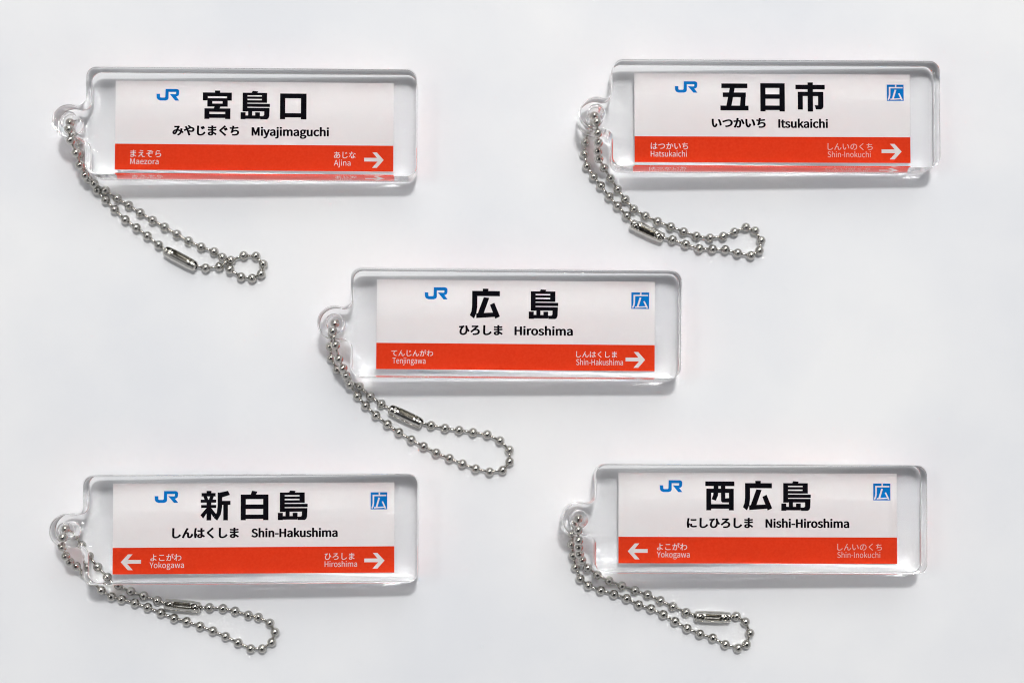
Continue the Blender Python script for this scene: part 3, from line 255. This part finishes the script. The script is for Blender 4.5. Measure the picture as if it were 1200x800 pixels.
class Flat:
    """Collects flat shapes (mm, y up) and makes ONE mesh of them; fresh shapes lie a hair above earlier ones."""
    def __init__(self, z):
        self.v, self.f, self.m, self.z, self.k = [], [], [], z, 0
    def poly(self, pts, mat=0, lift=True):
        z = self.z + (0.0015 * self.k if lift else 0)
        self.k += 1
        b = len(self.v)
        self.v += [(x, y, z) for x, y in pts]
        for t in tessellate_polygon([[Vector((x, y, 0)) for x, y in pts]]):
            a, c, d = [Vector((*pts[i], 0)) for i in t]
            t = t if (c - a).cross(d - a).z > 0 else t[::-1]
            self.f.append([b + i for i in t]); self.m.append(mat)
    def mesh(self, vf, mat=0):
        b = len(self.v)
        self.v += [(v.x, v.y, self.z) for v in vf[0]]
        for f in vf[1]:
            a, c, d = [vf[0][i] for i in f[:3]]
            ix = list(f) if (c - a).cross(d - a) > 0 else list(f)[::-1]
            self.f.append([b + i for i in ix]); self.m.append(mat)
        fx, fy = vf[3], vf[4]                        # bold writing: the contour is drawn over with a wide pen
        for q in vf[2]:
            for a, c in zip(q, q[1:] + q[:1]):
                e = (c - a).normalized()
                n = Vector((e.y * fx, -e.x * fy))
                for pts in ([a + n, c + n, c - n, a - n], [a + Vector((fx * math.cos(t * math.pi / 4), fy * math.sin(t * math.pi / 4))) for t in range(8)]):
                    self.k += 1
                    z, b = self.z + 0.001 * (self.k % 7 + 1), len(self.v)
                    self.v += [(p.x, p.y, z) for p in pts]
                    area = sum(u.x * w.y - w.x * u.y for u, w in zip(pts, pts[1:] + pts[:1]))
                    ix = list(range(b, b + len(pts)))
                    self.f.append(ix if area > 0 else ix[::-1]); self.m.append(mat)
    def build(self, name, mats, parent):
        me = bpy.data.meshes.new(name)
        me.from_pydata([(x * MM, y * MM, z * MM) for x, y, z in self.v], [], self.f)
        for m in mats: me.materials.append(m)
        for i, p in enumerate(me.polygons): p.material_index = self.m[i]
        o = link(name, me, [], parent)
        o.cycles.is_caustics_receiver = True
        return o

def R(x0, y0, x1, y1): return [(x0, y0), (x1, y0), (x1, y1), (x0, y1)]
# the heavy name characters, stroke by stroke (y down)
KANJI = {
 '広': [R(558,64,610,95), R(460,85,716,132), [(460,85),(508,85),(508,230),(500,290),(478,338),(440,308),(455,270),(460,220)],
       [(568,142),(618,148),(568,290),(510,300)], [(498,290),(660,282),(668,322),(500,334)], [(625,212),(665,192),(718,318),(675,338)]],
 '島': [[(563,86),(614,90),(605,112),(550,112)], R(470,104,515,282), R(470,104,698,128), R(650,104,698,198), R(510,140,655,162),
       R(510,175,698,199), R(510,208,725,238), R(470,247,722,280), [(672,249),(722,249),(720,325),(712,346),(698,356),(635,356),(630,326),(662,326),(672,315)],
       R(452,290,498,356), R(452,320,632,352), R(522,275,560,325), R(588,290,632,325)],
 '口': [R(824,110,872,354), R(1018,110,1070,354), R(824,110,1070,155), R(824,296,1070,336)],
 '宮': [R(207,85,255,110), R(96,104,362,140), R(96,104,142,180), R(318,104,362,180), R(138,158,184,238), R(278,158,325,238), R(138,158,325,186),
       R(138,209,325,238), [(205,236),(260,236),(250,258),(195,258)], R(112,255,158,356), R(303,255,350,356), R(112,255,350,288), R(112,309,350,346)],
 '五': [R(112,102,360,145), R(102,306,370,350), R(125,185,345,228), [(300,185),(345,185),(338,310),(288,310)], [(193,140),(240,140),(207,310),(158,310)]],
 '日': [R(480,98,528,358), R(658,98,708,358), R(480,98,708,142), R(480,200,708,242), R(480,304,708,346)],
 '市': [R(925,88,975,358), R(812,110,1086,152), R(833,175,1072,215), R(833,175,880,340),
       [(1022,175),(1072,175),(1072,310),(1066,328),(1050,338),(1002,338),(990,298),(1022,300)]],
 '新': [R(138,78,184,108), R(90,98,224,130), [(106,126),(142,126),(156,168),(120,168)], [(208,126),(172,126),(158,168),(194,168)], R(82,160,230,188),
       R(86,210,230,238), R(138,160,183,354), [(140,236),(156,262),(106,337),(80,304)], [(180,234),(230,296),(206,326),(174,282)],
       [(244,92),(287,100),(287,230),(274,300),(240,356),(206,330),(236,282),(244,220)], [(244,98),(342,78),(362,116),(285,140)], R(285,172,366,210), R(298,190,342,354)],
 '白': [[(562,76),(611,84),(594,120),(546,120)], R(458,112,505,352), R(663,112,712,352), R(458,112,712,155), R(458,205,712,247), R(458,300,712,340)],
 '西': [R(80,68,356,111), R(90,135,136,335), R(304,135,350,335), R(90,135,350,174), R(90,278,350,320), [(160,108),(205,108),(201,198),(180,246),(140,232),(156,192)],
       [(228,108),(270,108),(270,224),(304,222),(304,262),(242,262),(230,250)]],
}
JR_LOGO = [   # 1200 x 800 units, y down
 [(215,345),(325,345),(328,440),(345,462),(470,462),(492,440),(500,188),(596,188),(596,480),(570,530),(500,556),(330,556),(255,525),(222,470)],
 [(596,188),(860,188),(905,205),(930,245),(930,330),(915,385),(880,412),(838,412),(830,385),(800,356),(832,340),(832,282),(596,282)],
 [(630,345),(838,356),(880,412),(838,430),(935,556),(805,556)]]
BADGE_STROKES = [R(490,190,532,290), R(310,258,725,300), [(300,258),(350,258),(345,520),(325,610),(290,668),(258,650),(285,580),(300,500)],
                 [(480,340),(530,350),(450,620),(395,620)], [(345,660),(345,622),(690,605),(690,640)], [(585,462),(625,448),(725,655),(680,668)]]
ARROW = [R(170,352,720,466), [(440,182),(585,182),(812,418),(660,418),(600,360)], [(660,418),(812,418),(585,660),(430,660),(600,480)]]

# ------------------------------------------------------------------ the acrylic block
BLOCK_T = 5.8
BLOCK_W, BLOCK_H, TAB_R, HOLE_R, FIL, COR = 54.05, 17.7, 2.78, 1.35, 1.4, 1.7
TAB = (-BLOCK_W / 2 - 2.64, -0.15)
PW, PH = 46.1, 14.85                                 # the print

def arc(cx, cy, r, a0, a1, n):
    return [((cx + r * math.cos(math.radians(a0 + (a1 - a0) * i / n))), (cy + r * math.sin(math.radians(a0 + (a1 - a0) * i / n)))) for i in range(n + 1)]

def outline(ins):
    """Counter-clockwise outline of the block with its ear, moved inwards by ins."""
    w, h = BLOCK_W / 2, BLOCK_H / 2
    p = []
    p += arc(w - COR, -h + COR, COR - ins, -90, 0, 12)
    p += arc(w - COR, h - COR, COR - ins, 0, 90, 12)
    p += arc(-w + COR, h - COR, COR - ins, 90, 180, 12)
    fx = -w - FIL
    fd = math.sqrt((TAB_R + FIL) ** 2 - (fx - TAB[0]) ** 2)
    ang = math.degrees(math.atan2(fd, fx - TAB[0]))
    p += arc(fx, TAB[1] + fd, FIL + ins, 0, -(180 - ang), 10)
    p += arc(TAB[0], TAB[1], TAB_R - ins, ang, 360 - ang, 40)[1:-1]
    p += arc(fx, TAB[1] - fd, FIL + ins, 180 - ang, 0, 10)
    p += arc(-w + COR, -h + COR, COR - ins, 180, 270, 12)
    return p

def block_mesh():
    bm = bmesh.new()
    b, seg = 0.17, 3
    rings = []                                       # (inset, z) from the lower cap round the wall to the upper cap
    for i in range(seg + 1):
        t = math.pi / 2 * i / seg
        rings.append((b * (1 - math.sin(t)), b * (1 - math.cos(t))))
    rings += [(r[0], BLOCK_T - r[1]) for r in rings[::-1]]
    loops = []
    for ins, z in rings:
        o = [bm.verts.new((x * MM, y * MM, z * MM)) for x, y in outline(ins)]
        h = [bm.verts.new((x * MM, y * MM, z * MM)) for x, y in arc(TAB[0], TAB[1], HOLE_R + ins, 0, 360, 40)[:-1]]
        loops.append((o, h))
    for (o0, h0), (o1, h1) in zip(loops, loops[1:]):
        for q0, q1, flip in ((o0, o1, False), (h0, h1, True)):
            n = len(q0)
            for i in range(n):
                f = [q0[i], q0[(i + 1) % n], q1[(i + 1) % n], q1[i]]
                fc = bm.faces.new(f[::-1] if flip else f)
                fc.smooth, fc.material_index = True, 1
    for (o, h), up in ((loops[0], False), (loops[-1], True)):
        vs = o + h
        for t in tessellate_polygon([[v.co for v in o], [v.co for v in h]]):
            a, c, d = [vs[i] for i in t]
            f = [a, c, d]
            if ((c.co - a.co).cross(d.co - a.co).z > 0) != up: f.reverse()
            bm.faces.new(f).smooth = True
    me = bpy.data.meshes.new('acrylic_block')
    bm.normal_update()
    for ed in bm.edges:                              # flat caps, rounded rims
        if len({abs(f.normal.z) > 0.999 for f in ed.link_faces}) == 2: ed.smooth = False
    bm.to_mesh(me)
    bm.free()
    return me
ME_BLOCK = block_mesh()

# ------------------------------------------------------------------ chain pieces
BEAD_R = 0.765
bm = bmesh.new()
bmesh.ops.create_uvsphere(bm, u_segments=32, v_segments=20, radius=BEAD_R * MM)
ME_BEAD = bm_mesh('bead', bm)
ME_BEAD.materials.append(M_STEEL)

def rod(bm, a, b, r, n=8):
    d = (b - a)
    m = Matrix.Translation((a + b) / 2 * MM) @ d.to_track_quat('Z', 'Y').to_matrix().to_4x4()
    bmesh.ops.create_cone(bm, cap_ends=True, segments=n, radius1=r * MM, radius2=r * MM, depth=d.length * MM, matrix=m)

def connector_mesh(L=6.1, r=0.98, wall=0.14):
    """A rolled sheet clasp along x: a barrel with a bead pocket open on top at both ends and a slit between."""
    bm = bmesh.new()
    ns, na = 72, 64
    def rad(s):
        u = abs(s) / (L / 2)
        k = 1.0
        if 0.56 < u: k = 1 - 0.07 * min(1, (u - 0.56) / 0.12)
        if u > 0.86: k *= math.sqrt(max(0.0, 1 - ((u - 0.86) / 0.14) ** 2 * 0.62))
        return r * k
    keep = []
    for i in range(ns + 1):
        s = -L / 2 + L * i / ns
        row = []
        for j in range(na):
            a = 2 * math.pi * (j + 0.5) / na
            row.append((s, a))
        keep.append(row)
    def is_open(s, a):
        top = math.cos(a) > 0
        if not top: return False
        y = abs(r * a_dev(a))
        if abs(s) < 1.35: return y < 0.52            # window in the middle
        if (abs(s) - 2.08) ** 2 + y * y < 0.58 ** 2: return True   # pocket over each end bead
        return y < 0.20                              # slit that lets the chain in
    def a_dev(a):
        return math.atan2(math.sin(a), math.cos(a))
    vo = [[bm.verts.new((s * MM, rad(s) * math.sin(a) * MM, rad(s) * math.cos(a) * MM)) for s, a in row] for row in keep]
    vi = [[bm.verts.new((s * MM, (rad(s) - wall) * math.sin(a) * MM, (rad(s) - wall) * math.cos(a) * MM)) for s, a in row] for row in keep]
    solid = [[not is_open((keep[i][j][0] + keep[i + 1][j][0]) / 2, keep[i][j][1] + math.pi / na) for j in range(na)] for i in range(ns)]
    for i in range(ns):
        for j in range(na):
            if not solid[i][j]: continue
            k = (j + 1) % na
            bm.faces.new((vo[i][j], vo[i][k], vo[i + 1][k], vo[i + 1][j]))
            bm.faces.new((vi[i + 1][j], vi[i + 1][k], vi[i][k], vi[i][j]))
            if not solid[i][(j - 1) % na]: bm.faces.new((vo[i + 1][j], vi[i + 1][j], vi[i][j], vo[i][j]))
            if not solid[i][k]: bm.faces.new((vo[i][k], vi[i][k], vi[i + 1][k], vo[i + 1][k]))
            if i == 0 or not solid[i - 1][j]: bm.faces.new((vo[i][j], vi[i][j], vi[i][k], vo[i][k]))
            if i == ns - 1 or not solid[i + 1][j]: bm.faces.new((vo[i + 1][k], vi[i + 1][k], vi[i + 1][j], vo[i + 1][j]))
    bmesh.ops.delete(bm, geom=[v for v in bm.verts if not v.link_faces], context='VERTS')
    bmesh.ops.recalc_face_normals(bm, faces=bm.faces)
    me = bm_mesh('connector_clasp', bm)
    me.set_sharp_from_angle(angle=math.radians(42))
    me.materials.append(M_CLASP)
    return me
ME_CLASP = connector_mesh()
CLASP_Z = 0.98

# ------------------------------------------------------------------ one keychain
GROUP = 'station sign keychains laid out on the white table'

def keychain(d):
    pc = at(*d['centre'], 2.9)
    base = Vector((pc.x, pc.y, 0))
    root = bpy.data.objects.new('acrylic_keychain', None)
    COL.objects.link(root)
    root.empty_display_size = 50.0
    root.location = base * MM
    root['label'], root['category'], root['group'] = d['label'], 'keychain', GROUP
    rz = math.radians(d['rot'])
    tilt = math.radians(d['tilt'])
    w = BLOCK_W / 2
    # the right lower edge rests on the table, the ear rides up on the chain that runs beneath it
    frame = Matrix.Rotation(rz, 4, 'Z') @ Matrix.Translation((w * MM, 0, 0.3 * MM)) @ Matrix.Rotation(tilt, 4, 'Y') @ Matrix.Translation((-w * MM, 0, 0))
    blk = link('acrylic_block', ME_BLOCK, [M_ACRYLIC, M_CUT], root)
    blk.matrix_local = frame
    blk.cycles.is_caustics_caster = True
    # print: a thin white sheet with everything printed on it
    bm = bmesh.new()
    bmesh.ops.create_cube(bm, size=1.0, matrix=Matrix.Translation((0, 0, 0.25 * MM)) @ Matrix.Diagonal((PW * MM, PH * MM, 0.10 * MM, 1)))
    sign = link('sign_panel', bm_mesh('sign_panel', bm, False), M_PAPER, root)
    sign.matrix_local = frame
    sign.cycles.is_caustics_receiver = True
    Z0 = 0.30
    pw, ph = d['size']
    X = lambda x: x / pw * PW - PW / 2
    Y = lambda y: PH / 2 - y / ph * PH
    band_y = 74.6 / 105.3 * ph
    f = Flat(Z0 + 0.008); f.poly([(X(0), Y(ph)), (X(pw), Y(ph)), (X(pw), Y(band_y)), (X(0), Y(band_y))]); f.build('red_band', [M_RED], sign)
    def fit(polys, x0, x1, y0, y1, bb=None):
        if not bb:
            xs = [p[0] for q in polys for p in q]; ys = [p[1] for q in polys for p in q]
            bb = (min(xs), max(xs), min(ys), max(ys))
        kx, ky = (x1 - x0) / (bb[1] - bb[0]), (y1 - y0) / (bb[3] - bb[2])
        return [[(X(x0 + (x - bb[0]) * kx), Y(y0 + (y - bb[2]) * ky)) for x, y in q] for q in polys]
    f = Flat(Z0 + 0.010)
    for q in fit(JR_LOGO, *d['logo']): f.poly(q)
    f.build('company_logo', [M_BLUE], sign)
    for ch, x0, x1, y0, y1 in d['kanji']:
        f = Flat(Z0 + 0.010)
        for q in fit(KANJI[ch], x0, x1, y0, y1): f.poly(q)
        f.build('name_character', [M_BLACK], sign)
    s = PW / pw
    t, x0, x1, yc = d['kana']
    f = Flat(Z0 + 0.010); f.mesh(text_curve(t, X(x0), X(x1), yc=Y(yc), fat=0.1)); f.build('kana_lettering', [M_BLACK], sign)
    t, x0, x1, yb = d['roman']
    f = Flat(Z0 + 0.010); f.mesh(text_curve(t, X(x0), X(x1), base=Y(yb), cap=10.2 * s, fat=0.085)); f.build('roman_lettering', [M_BLACK], sign)
    for (kt, kx0, kx1, ky), (rt, rx0, rx1, ry) in d['next']:
        f = Flat(Z0 + 0.020)
        f.mesh(text_curve(kt, X(kx0), X(kx1), yc=Y(ky), fat=0.010))
        f.mesh(text_curve(rt, X(rx0), X(rx1), base=Y(ry), cap=6.6 * s, fat=0.0))
        f.build('neighbour_lettering', [M_PINK if kt == 'しんいのくち' else M_WHITE], sign)
    for x0, x1, y0, y1, left in d['arrows']:
        f = Flat(Z0 + 0.020)
        for q in fit(ARROW, *((x1, x0) if left else (x0, x1)), y0, y1): f.poly(q)
        f.build('arrow', [M_WHITE], sign)
    if d.get('badge'):
        x0, x1, y0, y1 = d['badge']
        f = Flat(Z0 + 0.010)
        f.poly([(X(x0), Y(y1)), (X(x1), Y(y1)), (X(x1), Y(y0)), (X(x0), Y(y0))])
        f.k = 4
        for q in fit(BADGE_STROKES, x0, x1, y0, y1, (238, 756, 185, 690)): f.poly(q, 1)
        f.build('route_badge', [M_BLUE, M_WHITE], sign)
    # chain
    pts = []
    for b in d['chain']:
        if b[0] == 'clasp':
            p = at(b[1], b[2], CLASP_Z)
            pts.append(('clasp', p, math.radians(b[3]), math.radians(b[4])))
        else:
            z = b[2] if len(b) > 2 else BEAD_R
            p = at(b[0], b[1], b[3] if len(b) > 3 else z)
            pts.append(('bead', Vector((p.x, p.y, z)) - base))
    bm = bmesh.new()
    n = len(pts)
    beads = []
    clasps = []
    for i in range(n):
        a, b = pts[i], pts[(i + 1) % n]
        if a[0] == 'clasp':
            c = a[1] - base
            ang = -a[2]
            ax = Vector((math.cos(ang), math.sin(ang), 0))
            clasps.append((c, ang, a[3]))
            prev, nxt = pts[i - 1][1], b[1]
            e = [c - ax * 2.08, c + ax * 2.08]
            if (e[0] - prev).length > (e[1] - prev).length: e.reverse()
            for q in e: q.z = 0.86; beads.append(q)
            rod(bm, prev, e[0], 0.235); rod(bm, e[1], nxt, 0.235)
            continue
        beads.append(a[1])
        if b[0] == 'bead': rod(bm, a[1], b[1], 0.235)
    chain = link('ball_chain', bm_mesh('ball_chain', bm), M_STEEL, root)
    chain['label'] = 'nickel plated ball chain looped through the hole in the ear of the tag'
    for k, p in enumerate(beads):
        o = bpy.data.objects.new('bead', ME_BEAD)
        COL.objects.link(o)
        o.parent = chain
        o.location = p * MM
        o.rotation_euler = (0.3 * k, 0.7 * k, 1.1 * k)
    for c, ang, roll in clasps:
        o = bpy.data.objects.new('connector_clasp', ME_CLASP)
        COL.objects.link(o)
        o.parent = chain
        o.location = c * MM
        o.rotation_euler = (roll, 0, ang)
    return root

KEYCHAINS = [
 dict(label='clear acrylic keychain reading Miyajimaguchi, its chain end curled into a small ring',
  centre=(298.4, 148.6), rot=-0.11, tilt=1.5, size=(326.3, 105.3), logo=(47.8, 74.5, 9.2, 23),
  kanji=[('宮',102,136,10.6,44.4), ('島',146.5,180.8,10.6,44.4), ('口',192.7,223.8,13.4,44)],
  kana=('みやじまぐち',66.8,145,58.2), roman=('Miyajimaguchi',159.5,250.5,64),
  next=[(('まえぞら',18,54,86),('Maezora',18,51,98.6)), (('あじな',256.5,282,86),('Ajina',256.5,276,98.6))],
  arrows=[(292,315,82.6,101,False)],
  chain=[(82,144,5.0),(80.8,151.5,8.0),(83,164.4,7.5),(89.4,179.4,6.3),(93.8,193.8,4.8),(100,205.6,3.2),(110.5,215.5,1.7),(123.8,223.2,.9),(137.5,232.5),(151,240.6),
   (164.4,249.4),(178.8,258),(193,266),(207.3,274.4),(221,282.2),(235.8,289.2),(251,294.8),(260.6,301.5,1.5),(269.4,315.6,1.1),(282.5,324.4),(295.6,326),(306,321),
   (308.5,309.4),(300,300),(285.6,299.4),(270.6,305),(256.9,312.5),(241,314),('clasp',211.5,303.2,28,-38),(186,287),(172.8,276.5),(160,266.9),(146.9,257.5),(134.4,245.6),
   (123.8,234.4),(114,223.5),(104,210.5),(97,196),(93.5,180.5),(91,166),(88,154,1.2)]),
 dict(label='clear acrylic keychain reading Itsukaichi, above and right of the one reading Hiroshima',
  centre=(904.5, 139.3), rot=0.09, tilt=1.5, size=(326.3, 105.3), logo=(47.8, 74.5, 9.2, 22.7),
  kanji=[('五',101.5,134.8,11.5,43.5), ('日',148.8,177.8,11,44.5), ('市',190.5,225.3,9.8,44.5)],
  kana=('いつかいち',91,155,58.2), roman=('Itsukaichi',169.8,228.8,64),
  next=[(('はつかいち',19,63,86),('Hatsukaichi',19,61.5,98.6)), (('しんいのくち',228,281.5,86),('Shin-Inokuchi',228,279,98.6))],
  arrows=[(292,315.8,82.6,101,False)], badge=(299,319,12,31.4),
  chain=[(696.3,136.3,5.0),(699,143.5,8.0),(700.3,156.3,7.8),(701,167.5,6.6),(700.6,177.5,5.0),(701.9,186.3,3.3),(707.9,196.9,1.9),(715.5,209,1.0),(723.8,221.9),
   (732.8,233.8),(742.8,245),(756.3,253.2),(770.6,259.5),(786,265.6),(801,271.5),(816,276.6),(831.9,278.8),(847.5,276.9),(860.6,271.9),(874,266.3),(884.8,270.6),
   (891.9,281.9),(889.8,293.8),(880,299.4),(864.4,296.5),(850,292.5),(835,291.9),(819.4,291.3),(803.5,286.3),(788,281),('clasp',758.5,271.0,24.6,8),(734.4,253),
   (723.8,241.3),(714,230.6),(704,217.8),(695.7,207),(687.8,195),(684.8,180.6),(686,167),(688.5,153),(692,142,1.4)]),
 dict(label='clear acrylic keychain reading Hiroshima, lying in the middle between the other four',
  centre=(604.2, 381.2), rot=-0.37, tilt=1.5, size=(323.4, 104.2), logo=(55.5, 82, 8.7, 22.7),
  kanji=[('広',108,143,9.8,44.6), ('島',176.5,210.7,10.0,44.4)],
  kana=('ひろしま',95.5,146.3,58), roman=('Hiroshima',160,228,63.6),
  next=[(('てんじんがわ',17.5,65.8,85.3),('Tenjingawa',18.8,57,97.6)), (('しんはくしま',232,279.5,85.2),('Shin-Hakushima',232,286.5,97.6))],
  arrows=[(289.5,312.3,82,100.4,False)], badge=(296,316.8,12.5,31.7),
  chain=[(392.3,378.8,5.0),(390,388,8.0),(393,404.4,7.6),(396.9,420.6,6.2),(401.9,431.3,4.6),(405.6,440,3.0),(410,450.6,1.6),(418.8,463.8),(428.5,475),(440.6,486.3),
   (454,496.9),(467.5,506.3),(482,515),(496.5,522.7),(511.2,530.3),(526.7,536.6),(541.9,543),(557.5,548.8),(573.8,552.5),(589,550.6),(597.3,540.6),(596.9,526.9),
   (586,516),(571,508.8),(554.4,506.3),(538,503.8),(521.5,501.3),(505.2,498),('clasp',475.5,487.8,25,-38),(446.9,473),(433.8,463.8),(421.4,452.5),(407.5,444.5),
   (395,433),(388,419.5),(387,406),(390.5,392.5)]),
 dict(label='clear acrylic keychain reading Shin-Hakushima, with arrows at both ends of its red band',
  centre=(297.6, 618.3), rot=0.22, tilt=1.85, size=(329.3, 105.4), logo=(48.5, 76, 9, 22.7),
  kanji=[('新',102,137,9,43.6), ('白',149,181.5,9,43.4), ('島',192.5,227.5,9,43.4)],
  kana=('しんはくしま',69,147,58), roman=('Shin-Hakushima',161.5,262.8,63.4),
  next=[(('よこがわ',44,80,86),('Yokogawa',43,83,98.3)), (('ひろしま',247.5,282.5,86),('Hiroshima',247.5,285.5,98.3))],
  arrows=[(9.5,33,82.3,100.6,True),(294,317.8,82.3,100.6,False)], badge=(301.5,321,11.5,31.5),
  chain=[(76.3,619.4,5.2),(73.8,629.4,8.3),(73,640.6,7.2),(76.9,651.3,5.6),(81.9,658,3.9),(89.4,663,2.2),(98,671,.8),(107.5,680.5),(118.8,691),(130.6,698.6),(142.5,701.6),(158,706),(173,711),
   (188.5,717.5),(204,723.8),(218.8,727.7),(234.4,733),(249.4,738.5),(264.4,745),(279,752.3),(293.8,759.4),(307.3,759.4),(318.5,751.9),(322.3,740),(316.3,729.4),
   (302.8,722.5),(291,720),(275.6,715.3),(261.3,712.3),(245.6,711.3),('clasp',214,709.3,6,-10),(184.4,703),(168.5,697.5),(153.3,692.2),(139,685.5),
   (125.6,675.6,.72,2.57),(114.4,663.8,.72,2.57),(104.4,651.3,.72,2.57),(95.6,638.5,.72,2.57),(88,627,.8,2.57)]),
 dict(label='clear acrylic keychain reading Nishi-Hiroshima, with one arrow at its left end',
  centre=(887.5, 606.8), rot=-0.24, tilt=1.5, size=(329.6, 105), logo=(48.6, 75.4, 8.6, 22.4),
  kanji=[('西',102.4,136.9,9.8,43.4), ('広',147,181.6,9,43.4), ('島',192.4,227.4,9.2,43.6)],
  kana=('にしひろしま',80.6,159,58), roman=('Nishi-Hiroshima',173.6,273,63.4),
  next=[(('よこがわ',45.4,81,85.6),('Yokogawa',45.4,84,98)), (('しんいのくち',258.6,311.6,85.6),('Shin-Inokuchi',258.6,309.6,98))],
  arrows=[(11,34.4,82,100.4,True)], badge=(301.6,322,11.5,31.2),
  chain=[(677.5,607.5,5.0),(677.3,620.6,8.0),(678,633,7.5),(678,641,6.0),(678.8,649,4.4),(682,655.8,2.8),(688.8,664.8,1.3),(700,673),(713.7,680),(728.8,686),(744,691.3),
   (759,696.3),(773.8,703),(788.5,710),(804,716.9),('clasp',835.3,722.3,2,0),(862.8,721.3),(873.5,728),(878.8,741.3),(874.8,754.4),(865,758.8),(850,754.4),(835.3,746.9),
   (820.2,742.2),(805.3,735.6),(791,727.5),(777.3,719.4),(762.8,712.5),(748.5,708),(734.4,700.6),(719.4,695.6),(704,691.3),(689.4,685.5),(680,677.5),(674.5,664),
   (671.5,650.5),(670,637.5),(670.5,625),(673,613,1.2)]),
]
for d in KEYCHAINS:
    keychain(d)
